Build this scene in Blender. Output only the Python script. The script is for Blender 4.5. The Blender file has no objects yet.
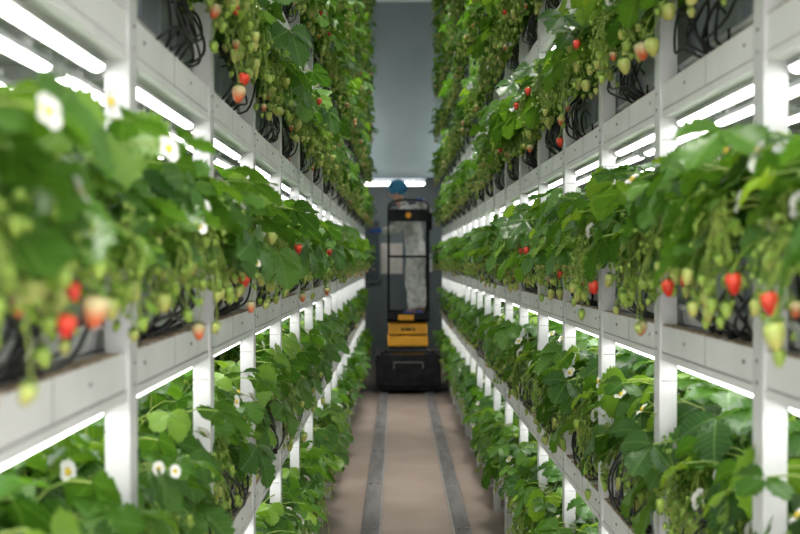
import bpy, bmesh, math, random
import numpy as np
from mathutils import Vector, Matrix, Euler
PI = math.pi
scene = bpy.context.scene
COL = scene.collection

# ------------------------------------------------------------------ camera, world, exposure
CEIL_W = 10.0
WASH_W = 7.0
CAM_Z = 1.70
F = 1111.0
cam_data = bpy.data.cameras.new('camera')
cam_data.sensor_width = 36.0
cam_data.lens = F * 36.0 / 800.0
cam_data.clip_start = 0.05
cam_data.clip_end = 100
cam_data.dof.use_dof = True
cam_data.dof.focus_distance = 4.3
cam_data.dof.aperture_fstop = 3.3
cam = bpy.data.objects.new('camera', cam_data)
COL.objects.link(cam)
cam.location = (0, 0, CAM_Z)
cam.rotation_euler = (math.radians(90) - 7 / F, 0, -3 / F)
scene.camera = cam

world = bpy.data.worlds.new('world')
scene.world = world
world.use_nodes = True
wb = world.node_tree.nodes['Background']
wb.inputs[0].default_value = (1.0, 0.975, 0.94, 1)
wb.inputs[1].default_value = 1.9

def area(name, loc, sx, sy, power, rot=(0, 0, 0), col=(0.95, 0.98, 1.0), spread=180):
    l = bpy.data.lights.new(name, 'AREA'); l.shape = 'RECTANGLE'; l.size = sx; l.size_y = sy; l.energy = power; l.color = col; l.spread = math.radians(spread)
    o = bpy.data.objects.new(name, l); COL.objects.link(o); o.location = loc; o.rotation_euler = rot
    return o
# unseen fill lights added under the ceiling to brighten the aisle
for _y in (1.5, 5.0, 8.5, 12.0):
    area('ceiling_fill', (0.1, _y, 5.72), 0.4, 1.6, CEIL_W, (0, 0, 0), (1.0, 0.95, 0.9), 44)
for _x in (-1.1, 1.3):  # added washers, hidden past the rack ends, to brighten the far wall
    area('far_wall_wash', (_x, 16.75, 3.4), 0.3, 1.2, WASH_W, (math.radians(-105), 0, math.radians(180) + (0.35 if _x > 0 else -0.35)))

scene.view_settings.view_transform = 'Standard'
scene.view_settings.look = 'None'
scene.view_settings.gamma = 1.0
scene.view_settings.use_curve_mapping = False
scene.view_settings.exposure = 1.2
TUBE_EMIT = 4.7
scene.cycles.use_denoising = True
scene.cycles.max_bounces = 7
scene.cycles.diffuse_bounces = 4
scene.cycles.transmission_bounces = 4
scene.cycles.transparent_max_bounces = 6
scene.cycles.sample_clamp_indirect = 6.0
scene.cycles.caustics_reflective = False
scene.cycles.caustics_refractive = False

# ------------------------------------------------------------------ materials
def new_mat(name):
    m = bpy.data.materials.new(name)
    m.use_nodes = True
    nt = m.node_tree
    return m, nt, nt.nodes['Principled BSDF']

def setp(b, color=None, rough=None, metal=None, spec=None):
    if color is not None: b.inputs['Base Color'].default_value = (*color, 1)
    if rough is not None: b.inputs['Roughness'].default_value = rough
    if metal is not None: b.inputs['Metallic'].default_value = metal
    if spec is not None: b.inputs['Specular IOR Level'].default_value = spec

def noise_mat(name, c1, c2, scale=8.0, rough=0.5, metal=0.0, detail=4, lo=0.4, hi=0.6, bump=0.0, spec=0.5, stretch=None):
    m, nt, b = new_mat(name)
    N, L = nt.nodes, nt.links
    tc = N.new('ShaderNodeTexCoord')
    src = tc.outputs['Object']
    if stretch:
        mp = N.new('ShaderNodeMapping'); mp.inputs['Scale'].default_value = stretch
        L.new(src, mp.inputs[0]); src = mp.outputs[0]
    n = N.new('ShaderNodeTexNoise'); n.inputs['Scale'].default_value = scale; n.inputs['Detail'].default_value = detail
    L.new(src, n.inputs['Vector'])
    r = N.new('ShaderNodeValToRGB')
    r.color_ramp.elements[0].position = lo; r.color_ramp.elements[0].color = (*c1, 1)
    r.color_ramp.elements[1].position = hi; r.color_ramp.elements[1].color = (*c2, 1)
    L.new(n.outputs['Fac'], r.inputs[0]); L.new(r.outputs[0], b.inputs['Base Color'])
    setp(b, None, rough, metal, spec)
    if bump:
        bp = N.new('ShaderNodeBump'); bp.inputs['Strength'].default_value = bump; bp.inputs['Distance'].default_value = 0.01
        L.new(n.outputs['Fac'], bp.inputs['Height']); L.new(bp.outputs[0], b.inputs['Normal'])
    return m

M = {}
M['white_paint'] = noise_mat('white_paint', (0.60, 0.61, 0.61), (0.70, 0.70, 0.70), 6, 0.42)
M['beam_paint'] = noise_mat('beam_paint', (0.74, 0.74, 0.73), (0.82, 0.82, 0.81), 5, 0.42, lo=0.35, hi=0.6)
M['deck_paint'] = noise_mat('deck_paint', (0.42, 0.42, 0.42), (0.55, 0.55, 0.55), 9, 0.45)
M['cork'] = noise_mat('cork_dust', (0.20, 0.13, 0.08), (0.50, 0.40, 0.30), 60, 0.95, bump=0.6)
M['bolt'] = noise_mat('bolt_steel', (0.20, 0.20, 0.20), (0.35, 0.35, 0.35), 30, 0.4, 0.6)
M['tray'] = noise_mat('tray_plastic', (0.55, 0.56, 0.57), (0.66, 0.67, 0.67), 12, 0.45)
M['trough'] = noise_mat('trough_plastic', (0.24, 0.27, 0.30), (0.33, 0.36, 0.39), 10, 0.4)
M['soil'] = noise_mat('coir_soil', (0.03, 0.02, 0.012), (0.10, 0.06, 0.035), 70, 0.95, bump=0.8)
M['hose'] = noise_mat('black_hose', (0.006, 0.006, 0.007), (0.014, 0.014, 0.015), 20, 0.38)
M['floor'] = noise_mat('floor_concrete', (0.215, 0.170, 0.142), (0.285, 0.232, 0.200), 2.2, 0.42, detail=8, lo=0.3, hi=0.7, spec=0.4)
M['wall'] = noise_mat('wall_panel', (0.20, 0.245, 0.245), (0.24, 0.285, 0.285), 0.8, 0.5)
M['side_wall'] = noise_mat('side_wall_panel', (0.45, 0.47, 0.47), (0.55, 0.57, 0.57), 0.8, 0.6)
M['lower_wall'] = noise_mat('lower_wall_panel', (0.12, 0.15, 0.15), (0.15, 0.18, 0.18), 1.2, 0.5)
M['dark_panel'] = noise_mat('dark_door_panel', (0.030, 0.048, 0.055), (0.045, 0.062, 0.068), 3, 0.4)
M['steel'] = noise_mat('rail_steel', (0.085, 0.080, 0.082), (0.15, 0.142, 0.145), 14, 0.5, 0.0, stretch=(1, 0.15, 1))
M['rail_edge'] = noise_mat('rail_edge_steel', (0.24, 0.23, 0.225), (0.34, 0.33, 0.32), 18, 0.4, 0.3)
M['black_metal'] = noise_mat('black_metal', (0.010, 0.011, 0.013), (0.022, 0.023, 0.026), 9, 0.5, spec=0.15)
M['dark_rubber'] = noise_mat('dark_rubber', (0.012, 0.012, 0.012), (0.03, 0.03, 0.03), 20, 0.8)
M['wheel'] = noise_mat('wheel_grey', (0.12, 0.11, 0.11), (0.2, 0.19, 0.18), 20, 0.6)
M['yellow'] = noise_mat('yellow_paint', (0.72, 0.33, 0.01), (0.82, 0.40, 0.015), 5, 0.4)
M['orange'] = noise_mat('orange_sticker', (0.85, 0.32, 0.01), (0.9, 0.38, 0.02), 5, 0.5)
M['coverall'] = noise_mat('coverall_cloth', (0.50, 0.50, 0.51), (0.74, 0.735, 0.73), 14, 0.85, bump=0.6)
M['cap_blue'] = noise_mat('cap_blue', (0.02, 0.17, 0.34), (0.05, 0.26, 0.48), 30, 0.8, bump=0.5)
M['glove_blue'] = noise_mat('glove_blue', (0.012, 0.07, 0.36), (0.03, 0.12, 0.50), 30, 0.5)
M['skin'] = noise_mat('skin', (0.42, 0.22, 0.16), (0.50, 0.28, 0.21), 15, 0.6)
M['hair'] = noise_mat('dark_hair', (0.01, 0.008, 0.007), (0.02, 0.015, 0.012), 40, 0.6)
M['mask'] = noise_mat('mask_cloth', (0.55, 0.57, 0.6), (0.65, 0.67, 0.7), 20, 0.8)
M['paper'] = noise_mat('cream_paper', (0.60, 0.54, 0.48), (0.70, 0.64, 0.57), 6, 0.7)
M['switch'] = noise_mat('switch_plastic', (0.5, 0.52, 0.53), (0.6, 0.62, 0.62), 8, 0.5)
M['ceiling'] = noise_mat('ceiling_panel', (0.55, 0.57, 0.55), (0.62, 0.64, 0.62), 1, 0.6)
M['clear'] = None
M['petal'] = noise_mat('petal_white', (0.80, 0.80, 0.76), (0.88, 0.88, 0.85), 20, 0.6)
M['flower_eye'] = noise_mat('flower_eye_yellow', (0.70, 0.50, 0.03), (0.80, 0.62, 0.06), 80, 0.7, bump=0.8)
M['stem'] = noise_mat('fruit_stem_green', (0.16, 0.26, 0.03), (0.30, 0.40, 0.07), 12, 0.5)
M['calyx'] = noise_mat('calyx_green', (0.08, 0.19, 0.03), (0.16, 0.30, 0.05), 30, 0.55)

def tube_mat():
    m = bpy.data.materials.new('tube_glow'); m.use_nodes = True
    nt = m.node_tree; nt.nodes.clear()
    e = nt.nodes.new('ShaderNodeEmission'); o = nt.nodes.new('ShaderNodeOutputMaterial')
    e.inputs[0].default_value = (1.0, 1.0, 0.975, 1); e.inputs[1].default_value = TUBE_EMIT
    nt.links.new(e.outputs[0], o.inputs[0])
    return m
M['tube'] = tube_mat()

def leaf_mat(name, veins=True):
    m = bpy.data.materials.new(name); m.use_nodes = True
    nt = m.node_tree; N, L = nt.nodes, nt.links
    N.clear()
    out = N.new('ShaderNodeOutputMaterial')
    att = N.new('ShaderNodeAttribute'); att.attribute_name = 'tint'
    ramp = N.new('ShaderNodeValToRGB')
    cr = ramp.color_ramp
    cr.elements[0].position = 0.0; cr.elements[0].color = (0.022, 0.076, 0.011, 1)
    cr.elements[1].position = 1.0; cr.elements[1].color = (0.20, 0.34, 0.035, 1)
    e = cr.elements.new(0.55); e.color = (0.060, 0.155, 0.016, 1)
    L.new(att.outputs['Fac'], ramp.inputs[0])
    color = ramp.outputs[0]
    if veins:
        uv = N.new('ShaderNodeUVMap')
        sep = N.new('ShaderNodeSeparateXYZ'); L.new(uv.outputs[0], sep.inputs[0])
        def math_(op, a, b=None, v=None):
            n = N.new('ShaderNodeMath'); n.operation = op
            L.new(a, n.inputs[0])
            if b is not None: L.new(b, n.inputs[1])
            elif v is not None: n.inputs[1].default_value = v
            return n.outputs[0]
        absv = math_('ABSOLUTE', math_('SUBTRACT', sep.outputs[1], v=0.5))
        t = math_('SUBTRACT', sep.outputs[0], math_('MULTIPLY', absv, v=0.75))
        w = math_('ABSOLUTE', math_('SINE', math_('MULTIPLY', t, v=25.1)))
        side = math_('LESS_THAN', w, v=0.13)
        mid = math_('LESS_THAN', absv, v=0.018)
        mx = math_('MULTIPLY', math_('MAXIMUM', side, mid), v=0.35)
        mix = N.new('ShaderNodeMixRGB'); mix.inputs[2].default_value = (0.18, 0.32, 0.08, 1)
        L.new(mx, mix.inputs[0]); L.new(color, mix.inputs[1])
        color = mix.outputs[0]
    p = N.new('ShaderNodeBsdfPrincipled')
    p.inputs['Roughness'].default_value = 0.38
    p.inputs['Specular IOR Level'].default_value = 0.33
    L.new(color, p.inputs['Base Color'])
    tr = N.new('ShaderNodeBsdfTranslucent')
    hs = N.new('ShaderNodeMixRGB'); hs.blend_type = 'MULTIPLY'; hs.inputs[0].default_value = 1
    hs.inputs[2].default_value = (2.6, 2.4, 1.1, 1)
    L.new(color, hs.inputs[1]); L.new(hs.outputs[0], tr.inputs[0])
    ms = N.new('ShaderNodeMixShader'); ms.inputs[0].default_value = 0.30
    L.new(p.outputs[0], ms.inputs[1]); L.new(tr.outputs[0], ms.inputs[2])
    L.new(ms.outputs[0], out.inputs[0])
    return m
M['leaf'] = leaf_mat('strawberry_leaf', True)
M['leaf_far'] = leaf_mat('strawberry_leaf_small', False)

def berry_mat(name, tip, base, seed_col):
    m, nt, b = new_mat(name)
    N, L = nt.nodes, nt.links
    uv = N.new('ShaderNodeUVMap')
    sep = N.new('ShaderNodeSeparateXYZ'); L.new(uv.outputs[0], sep.inputs[0])
    r = N.new('ShaderNodeValToRGB')
    r.color_ramp.elements[0].position = 0.25; r.color_ramp.elements[0].color = (*tip, 1)
    r.color_ramp.elements[1].position = 0.75; r.color_ramp.elements[1].color = (*base, 1)
    L.new(sep.outputs[1], r.inputs[0])
    tc = N.new('ShaderNodeTexCoord')
    v = N.new('ShaderNodeTexVoronoi'); v.inputs['Scale'].default_value = 230
    L.new(tc.outputs['Object'], v.inputs['Vector'])
    lt = N.new('ShaderNodeMath'); lt.operation = 'LESS_THAN'; lt.inputs[1].default_value = 0.16
    L.new(v.outputs['Distance'], lt.inputs[0])
    mx = N.new('ShaderNodeMixRGB'); mx.inputs[2].default_value = (*seed_col, 1)
    L.new(lt.outputs[0], mx.inputs[0]); L.new(r.outputs[0], mx.inputs[1])
    L.new(mx.outputs[0], b.inputs['Base Color'])
    bp = N.new('ShaderNodeBump'); bp.inputs['Strength'].default_value = 0.4; bp.inputs['Distance'].default_value = 0.002
    L.new(v.outputs['Distance'], bp.inputs['Height']); L.new(bp.outputs[0], b.inputs['Normal'])
    b.inputs['Roughness'].default_value = 0.3
    b.inputs['Subsurface Weight'].default_value = 0.0
    return m
M['berry_green'] = berry_mat('berry_green', (0.30, 0.42, 0.06), (0.26, 0.40, 0.06), (0.22, 0.30, 0.04))
M['berry_pale'] = berry_mat('berry_pale', (0.46, 0.45, 0.12), (0.40, 0.48, 0.12), (0.40, 0.36, 0.08))
M['berry_blush'] = berry_mat('berry_blush', (0.62, 0.12, 0.04), (0.58, 0.50, 0.26), (0.4, 0.25, 0.08))
M['berry_red'] = berry_mat('berry_red', (0.60, 0.018, 0.010), (0.68, 0.06, 0.025), (0.6, 0.3, 0.08))

# ------------------------------------------------------------------ mesh helpers
class MB:
    """collects geometry with material slots, one mesh per build()"""
    def __init__(s):
        s.v = []; s.f = []; s.m = []; s.t = []; s.uv = []; s.n = 0; s.mats = []
    def slot(s, mat):
        if mat not in s.mats: s.mats.append(mat)
        return s.mats.index(mat)
    def add(s, verts, faces, mat, tint=0.5, uv=None):
        verts = np.asarray(verts, dtype=np.float64).reshape(-1, 3)
        k = s.slot(mat)
        s.v.append(verts)
        for f in faces:
            s.f.append(tuple(i + s.n for i in f)); s.m.append(k)
        s.t.append(np.full(len(verts), tint) if np.isscalar(tint) else np.asarray(tint))
        s.uv.append(np.zeros((len(verts), 2)) + 0.5 if uv is None else np.asarray(uv))
        s.n += len(verts)
    def box(s, x0, x1, y0, y1, z0, z1, mat):
        x0, x1 = min(x0, x1), max(x0, x1)
        v = [(x, y, z) for z in (z0, z1) for y in (y0, y1) for x in (x0, x1)]
        s.add(v, [(0, 2, 3, 1), (4, 5, 7, 6), (0, 1, 5, 4), (2, 6, 7, 3), (0, 4, 6, 2), (1, 3, 7, 5)], mat)
    def tube(s, pts, r, mat, seg=6, tint=0.5, caps=True):
        pts = [Vector(p) for p in pts]
        rs = r if hasattr(r, '__len__') else [r] * len(pts)
        vs = []; fs = []
        up = Vector((0, 0, 1))
        prev = None
        for i, p in enumerate(pts):
            d = (pts[min(i + 1, len(pts) - 1)] - pts[max(i - 1, 0)])
            if d.length < 1e-9: d = Vector((0, 0, 1))
            d.normalize()
            if prev is None:
                a = up if abs(d.z) < 0.9 else Vector((1, 0, 0))
                u = d.cross(a).normalized()
            else:
                u = (prev - d * prev.dot(d))
                u = u.normalized() if u.length > 1e-6 else d.cross(up).normalized()
            prev = u
            w = d.cross(u)
            for k in range(seg):
                an = 2 * PI * k / seg
                vs.append(tuple(p + (u * math.cos(an) + w * math.sin(an)) * rs[i]))
        for i in range(len(pts) - 1):
            for k in range(seg):
                a = i * seg + k; b = i * seg + (k + 1) % seg
                fs.append((a, b, b + seg, a + seg))
        if caps:
            fs.append(tuple(range(seg))[::-1]); fs.append(tuple(range((len(pts) - 1) * seg, len(pts) * seg)))
        s.add(vs, fs, mat, tint)
    def lathe(s, prof, mat, seg=12, M_=None, uvz=False):
        """prof: (radius, z)"""
        vs = []; fs = []; uv = []
        zs = [p[1] for p in prof]; z0, z1 = min(zs), max(zs)
        for r, z in prof:
            for k in range(seg):
                an = 2 * PI * k / seg
                vs.append((r * math.cos(an), r * math.sin(an), z)); uv.append((k / seg, (z - z0) / max(1e-6, z1 - z0)))
        for i in range(len(prof) - 1):
            for k in range(seg):
                a = i * seg + k; b = i * seg + (k + 1) % seg
                fs.append((a, b, b + seg, a + seg))
        if M_ is not None: vs = [tuple(M_ @ Vector(v)) for v in vs]
        s.add(vs, fs, mat, 0.5, uv)
    def merge(s, other, mat4):
        """append another builder transformed"""
        A = np.array(mat4)
        v = np.concatenate(other.v) if other.v else np.zeros((0, 3))
        v = v @ A[:3, :3].T + A[:3, 3]
        ks = [s.slot(m) for m in other.mats]
        s.v.append(v); n = s.n
        s.f.extend([tuple(i + n for i in f) for f in other.f])
        s.m.extend([ks[k] for k in other.m])
        s.t.extend(other.t); s.uv.extend(other.uv)
        s.n += len(v)
    def mesh(s, name, smooth=True, attrs=True):
        me = bpy.data.meshes.new(name)
        v = np.concatenate(s.v)
        me.from_pydata(v.tolist(), [], s.f)
        for m in s.mats: me.materials.append(m)
        me.polygons.foreach_set('material_index', np.array(s.m, dtype=np.int32))
        if smooth: me.polygons.foreach_set('use_smooth', np.ones(len(s.f), dtype=bool))
        if attrs:
            at = me.attributes.new('tint', 'FLOAT', 'POINT')
            at.data.foreach_set('value', np.concatenate(s.t).astype(np.float32))
            uvl = me.uv_layers.new(name='UVMap')
            li = np.zeros(len(me.loops), dtype=np.int32); me.loops.foreach_get('vertex_index', li)
            uvl.data.foreach_set('uv', np.concatenate(s.uv)[li].astype(np.float32).ravel())
        me.update()
        return me
    def build(s, name, parent=None, smooth=False, attrs=False, bevel=0.0, loc=None):
        o = bpy.data.objects.new(name, s.mesh(name, smooth, attrs))
        COL.objects.link(o)
        if parent: o.parent = parent
        if loc: o.location = loc
        if bevel:
            md = o.modifiers.new('bevel', 'BEVEL'); md.width = bevel; md.segments = 2; md.limit_method = 'ANGLE'
        return o

def inst(name, me, parent=None, loc=(0, 0, 0), rot=(0, 0, 0), scale=1.0):
    o = bpy.data.objects.new(name, me); COL.objects.link(o)
    if parent: o.parent = parent
    o.location = loc; o.rotation_euler = rot
    o.scale = (scale,) * 3 if not hasattr(scale, '__len__') else scale
    return o
def tag(o, label, cat, group=None):
    o['label'] = label; o['category'] = cat
    if group: o['group'] = group
    return o
def thing(name, label, cat, loc=(0, 0, 0), rz=0, group=None):
    o = bpy.data.objects.new(name, None); COL.objects.link(o)
    o.empty_display_size = 0.05
    o.location = loc; o.rotation_euler = (0, 0, rz)
    return tag(o, label, cat, group)
def struct(o):
    o['kind'] = 'structure'; return o
def copy_tree(o):
    c = o.copy(); COL.objects.link(c)
    for ch in o.children:
        d = ch.copy(); COL.objects.link(d); d.parent = c
        for g in ch.children:
            e = g.copy(); COL.objects.link(e); e.parent = d
    return c
def smoothmod(o, lv=1):
    md = o.modifiers.new('s', 'SUBSURF'); md.levels = lv; md.render_levels = lv
    for p in o.data.polygons: p.use_smooth = True

ORD = ['first', 'second', 'third', 'fourth', 'fifth', 'sixth', 'seventh', 'eighth', 'ninth', 'tenth', 'eleventh', 'twelfth',
       'thirteenth', 'fourteenth', 'fifteenth', 'sixteenth', 'seventeenth', 'eighteenth', 'nineteenth', 'twentieth',
       'twenty-first', 'twenty-second', 'twenty-third']
SHELF = ['lowest', 'second', 'third', 'fourth', 'fifth', 'sixth', 'seventh', 'eighth', 'ninth', 'top']

# ------------------------------------------------------------------ layout
A = {'left': 0.475, 'right': 0.66}
S = {'left': 0.852, 'right': 0.79}
Y0 = {'left': 1.975, 'right': 2.0}
NB = {'left': 17, 'right': 18}           # bays beyond the first post
SG = {'left': -1, 'right': 1}
PITCH = 0.606
def top(k): return CAM_Z - 0.165 + PITCH * (k - 2)
BEAM_H = 0.085
DEPTH = 0.86
Y_WALL = 17.6
Y_BACK = 18.6
Z_CEIL = 5.78

def seen(side, y, zlo, zhi, over=0.2, margin=285):
    """could the photo show something at distance y and this height span"""
    if y < 0.75: return False
    if abs((A[side] - over)) * F / y > 430: return False
    return (zlo - CAM_Z) * F / y < margin and (zhi - CAM_Z) * F / y > -margin

# ------------------------------------------------------------------ room shell
XL, XR = -2.0, 2.2
b = MB(); b.box(XL, XR, -1.5, Y_BACK, -0.1, 0, M['floor']); struct(b.build('floor'))
b = MB(); b.box(XL, XR, -1.5, Y_BACK + 0.1, Z_CEIL, Z_CEIL + 0.1, M['ceiling']); struct(b.build('ceiling'))
b = MB(); b.box(XL - 0.1, XL, -1.5, Y_BACK, -0.1, Z_CEIL, M['side_wall']); struct(b.build('wall_left'))
b = MB(); b.box(XR, XR + 0.1, -1.5, Y_BACK, -0.1, Z_CEIL, M['side_wall']); struct(b.build('wall_right'))
b = MB(); b.box(XL, XR, Y_BACK, Y_BACK + 0.1, -0.1, Z_CEIL, M['lower_wall']); struct(b.build('wall_back'))
# upper bulkhead: panels with thin vertical seams
b = MB(); zb = CAM_Z + 1.31
b.box(XL, XR, Y_WALL, Y_WALL + 0.15, zb, Z_CEIL, M['wall'])
struct(b.build('wall_upper'))
b = MB(); b.box(XL, XR, Y_WALL - 0.02, Y_WALL + 0.17, zb - 0.03, zb, M['dark_panel'])
struct(b.build('trim_1'))
b = MB(); b.box(XL, XR, 14.45, 14.62, 0.0, 0.055, M['steel']); o = struct(b.build('trim_2'))

# ------------------------------------------------------------------ floor rails
for x0, x1, lab in ((-0.225, -0.112, 'flat grey steel floor rail nearer the rack the worker reaches for'),
                    (0.360, 0.462, 'flat grey steel floor rail farther from the reaching worker')):
    inner_left = x0 > 0
    t = thing('floor_rail', lab, 'rail', ((x0 + x1) / 2, 0, 0), 0, 'rails in the aisle floor')
    w = (x1 - x0) / 2
    b = MB()
    b.box(-w, w, 0.2, 14.4, 0.0, 0.028, M['steel'])
    b.build('rail_bar', t, bevel=0.004)
    e = MB()
    s_ = -1 if inner_left else 1
    e.box(s_ * w, s_ * (w + 0.012), 0.2, 14.4, 0.0, 0.018, M['rail_edge'])
    e.build('rail_lip', t)
    c = MB(); c.lathe([(0.012, 0.028), (0.012, 0.034), (0.0001, 0.036)], M['bolt'], 8)
    cm = c.mesh('bolt', False, False)
    for y in (6.9, 8.3, 9.7, 11.1):
        for xx in (-w * .5, w * .5): inst('bolt', cm, t, (xx, y, 0))

# ------------------------------------------------------------------ racks
def make_rack(side):
    a, s, y0, n, sg = A[side], S[side], Y0[side], NB[side], SG[side]
    lab = 'tall white steel strawberry rack on the ' + side + ' of the aisle'
    t = thing('growing_rack', lab, 'rack', (sg * a, 0, 0))
    yb, ye = y0 - 2 * s, y0 + n * s
    H = top(9)
    # front posts (C-section: flange in front, body behind) with splice joints
    pm = MB()
    pm.box(0, sg * 0.004, 0, 0.058, 0, H, M['white_paint'])
    pm.box(sg * 0.004, sg * 0.044, 0.0, 0.006, 0, H, M['white_paint'])
    pm.box(sg * 0.004, sg * 0.044, 0.052, 0.058, 0, H, M['white_paint'])
    pm.box(sg * 0.034, sg * 0.042, 0.006, 0.052, 0, H, M['white_paint'])
    pm.box(-sg * 0.0, sg * 0.07, -0.012, 0.07, 0, 0.008, M['white_paint'])
    for k in range(10):
        z = top(k) - BEAM_H - 0.055
        if z > 0.1: pm.box(sg * 0.006, sg * 0.045, -0.0015, 0.0, z, z + 0.002, M['bolt'])
        for dz in (-0.02, -0.06):
            zc = top(k) + dz
            Mx = Matrix.Translation((0, 0.03, zc)) @ Matrix.Rotation(-sg * PI / 2, 4, 'Y')
            pm.lathe([(0.0035, 0.0), (0.0035, 0.003), (0.0001, 0.0035)], M['bolt'], 6, Mx)
    me = pm.mesh('post', False, False)
    for j in range(-2, n + 1):
        inst('post', me, t, (0, y0 + j * s, 0))
        inst('rear_post', me, t, (sg * (DEPTH - 0.044), y0 + j * s, 0))
    for k in range(10):
        z = top(k)
        # front beam : face, groove, lip
        bm_ = MB(); x = sg * 0.0055
        ylo = yb
        bm_.box(x, x + sg * 0.028, ylo, ye + 0.06, z - 0.064, z, M['beam_paint'])
        bm_.box(x + sg * 0.004, x + sg * 0.028, ylo, ye + 0.06, z - 0.068, z - 0.064, M['bolt'])
        bm_.box(x - sg * 0.002, x + sg * 0.034, ylo, ye + 0.06, z - BEAM_H, z - 0.068, M['beam_paint'])
        for j in range(-2, n):
            yy = y0 + j * s
            for fy in (0.16, 0.72):
                Mx = Matrix.Translation((x, yy + fy * s, z - 0.03)) @ Matrix.Rotation(-sg * PI / 2, 4, 'Y')
                bm_.lathe([(0.004, 0.0), (0.004, 0.003), (0.0001, 0.0035)], M['bolt'], 6, Mx)
            bm_.box(x - sg * 0.0006, x, yy + 0.5 * s, yy + 0.5 * s + 0.002, z - 0.064, z, M['bolt'])
        bm_.build('shelf_beam', t)
        rb = MB()
        rb.box(sg * (DEPTH - 0.03), sg * (DEPTH - 0.004), ylo, ye + 0.06, z - BEAM_H, z, M['beam_paint'])
        rb.build('rear_beam', t)
        # deck with cross ribs
        dk = MB()
        dk.box(sg * 0.034, sg * (DEPTH - 0.03), ylo, ye + 0.05, z - 0.012, z - 0.002, M['deck_paint'])
        y = ylo + 0.05
        while y < ye:
            dk.box(sg * 0.05, sg * (DEPTH - 0.035), y, y + 0.025, z - 0.045, z - 0.012, M['deck_paint'])
            y += s / 2
        dk.build('shelf_deck', t)
        # cork dust lying along the beam
        ck = MB()
        rnd = random.Random(k * 7 + (side == 'left'))
        y = ylo; pts = []
        while y < min(ye, 9.0):
            wdt = rnd.uniform(0.02, 0.042); ln = rnd.uniform(0.12, 0.3)
            ck.box(sg * 0.008, sg * (0.008 + wdt), y, y + ln, z, z + rnd.uniform(0.0015, 0.004), M['cork'])
            y += ln + rnd.choice((0, 0, 0.02, 0.06))
        if seen(side, 3.0, z, z) or k in (0, 1, 2, 3):
            ck.build('cork_litter', t)
    return t
for side in ('left', 'right'): make_rack(side)

# ------------------------------------------------------------------ tube lights
def tube_light_meshes(L_):
    """ along +Y from 0 to L_, hanging below z=0 """
    R = 0.0145; zc = -0.0195
    def half(prof, a0, a1, seg, mat, mb):
        vs = []; fs = []; n = seg + 1
        for r_, y in prof:
            for q in range(n):
                an = a0 + (a1 - a0) * q / seg
                vs.append((r_ * math.cos(an), y, zc + r_ * math.sin(an)))
        for i in range(len(prof) - 1):
            for q in range(seg): fs.append((i * n + q, i * n + q + 1, (i + 1) * n + q + 1, (i + 1) * n + q))
        mb.add(vs, fs, mat)
    prof = [(1e-4, 0.004), (0.6 * R, 0.0015), (R * .92, 0.006), (R, 0.014), (R, L_ - 0.014), (R * .92, L_ - 0.006), (0.6 * R, L_ - 0.0015), (1e-4, L_ - 0.004)]
    tb = MB(); half(prof, PI * 0.93, PI * 2.07, 8, M['tube'], tb)      # glowing lower diffuser
    hs = MB()                                                            # opaque aluminium back and its mounting clips
    half([(1e-4, 0.001), (R + 0.001, 0.001), (R + 0.001, L_ - 0.001), (1e-4, L_ - 0.001)], -PI * 0.07, PI * 1.07, 6, M['white_paint'], hs)
    for fy in (0.14, 0.86): hs.box(-0.008, 0.008, L_ * fy, L_ * fy + 0.02, zc + R, 0.010, M['white_paint'])
    cp = MB()
    cp.box(-0.011, 0.011, -0.008, 0.0, zc - 0.010, 0.010, M['switch'])
    return tb, hs, cp
cands = []
TM = {}
for side in ('left', 'right'):
    a, s, y0, n, sg = A[side], S[side], Y0[side], NB[side], SG[side]
    L_ = s - 0.085
    mbs = tube_light_meshes(L_)
    TM[side] = (mbs, [m.mesh(nm, True, False) for m, nm in zip(mbs, ('tube', 'housing', 'end_cap'))], L_)
    for k in range(1, 10):
        z = top(k) - BEAM_H + (0.0070 if side == 'left' else 0.0098)
        for j in range(-2, n):
            y = y0 + j * s + 0.07
            ye = y + L_
            if ye < 0.9 and k != 3: continue
            # light of a shelf is needed wherever the plants under it are in view
            if not seen(side, ye + 0.5 * s, z - PITCH, z, 0.2, 300): continue
            rows = 4 if ye < 4.5 and k in (1, 2, 3) else 2
            for r in range(rows):
                cands.append((ye + (0, 1.2, 2.4, 3.0, 3.5)[r], side, k, j, r, y, z))
cands.sort()
lamps_rest = MB()
for i, (_, side, k, j, r, y, z) in enumerate(cands):
    sg = SG[side]
    mbs, (mt, mh, mc), L_ = TM[side]
    x = sg * (A[side] + (0.052, 0.145, 0.30, 0.56, 0.64)[r])
    if i < 300:
        rowtxt = ('front tube', 'second tube in', 'third tube in', 'fourth tube in', 'innermost tube')[r]
        lab = 'lit white tube under %s shelf, %s rack, %s bay from camera, %s' % (SHELF[k], side, ORD[j + 2], rowtxt)
        t = thing('tube_light', lab, 'tube light', (x, y, z), 0, 'tube lights under the shelves')
        inst('tube', mt, t); inst('housing', mh, t)
        if y < 9:
            inst('end_cap', mc, t); inst('end_cap', mc, t, (0, L_ + 0.008, 0))
    else:
        for m in mbs[:2]: lamps_rest.merge(m, Matrix.Translation((x, y, z)))
if lamps_rest.n:
    o = lamps_rest.build('distant_tube_lights', None, True)
    tag(o, 'distant small lit white tubes under far shelves of both racks', 'tube lights'); o['kind'] = 'stuff'
print('lights', len(cands))

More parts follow.
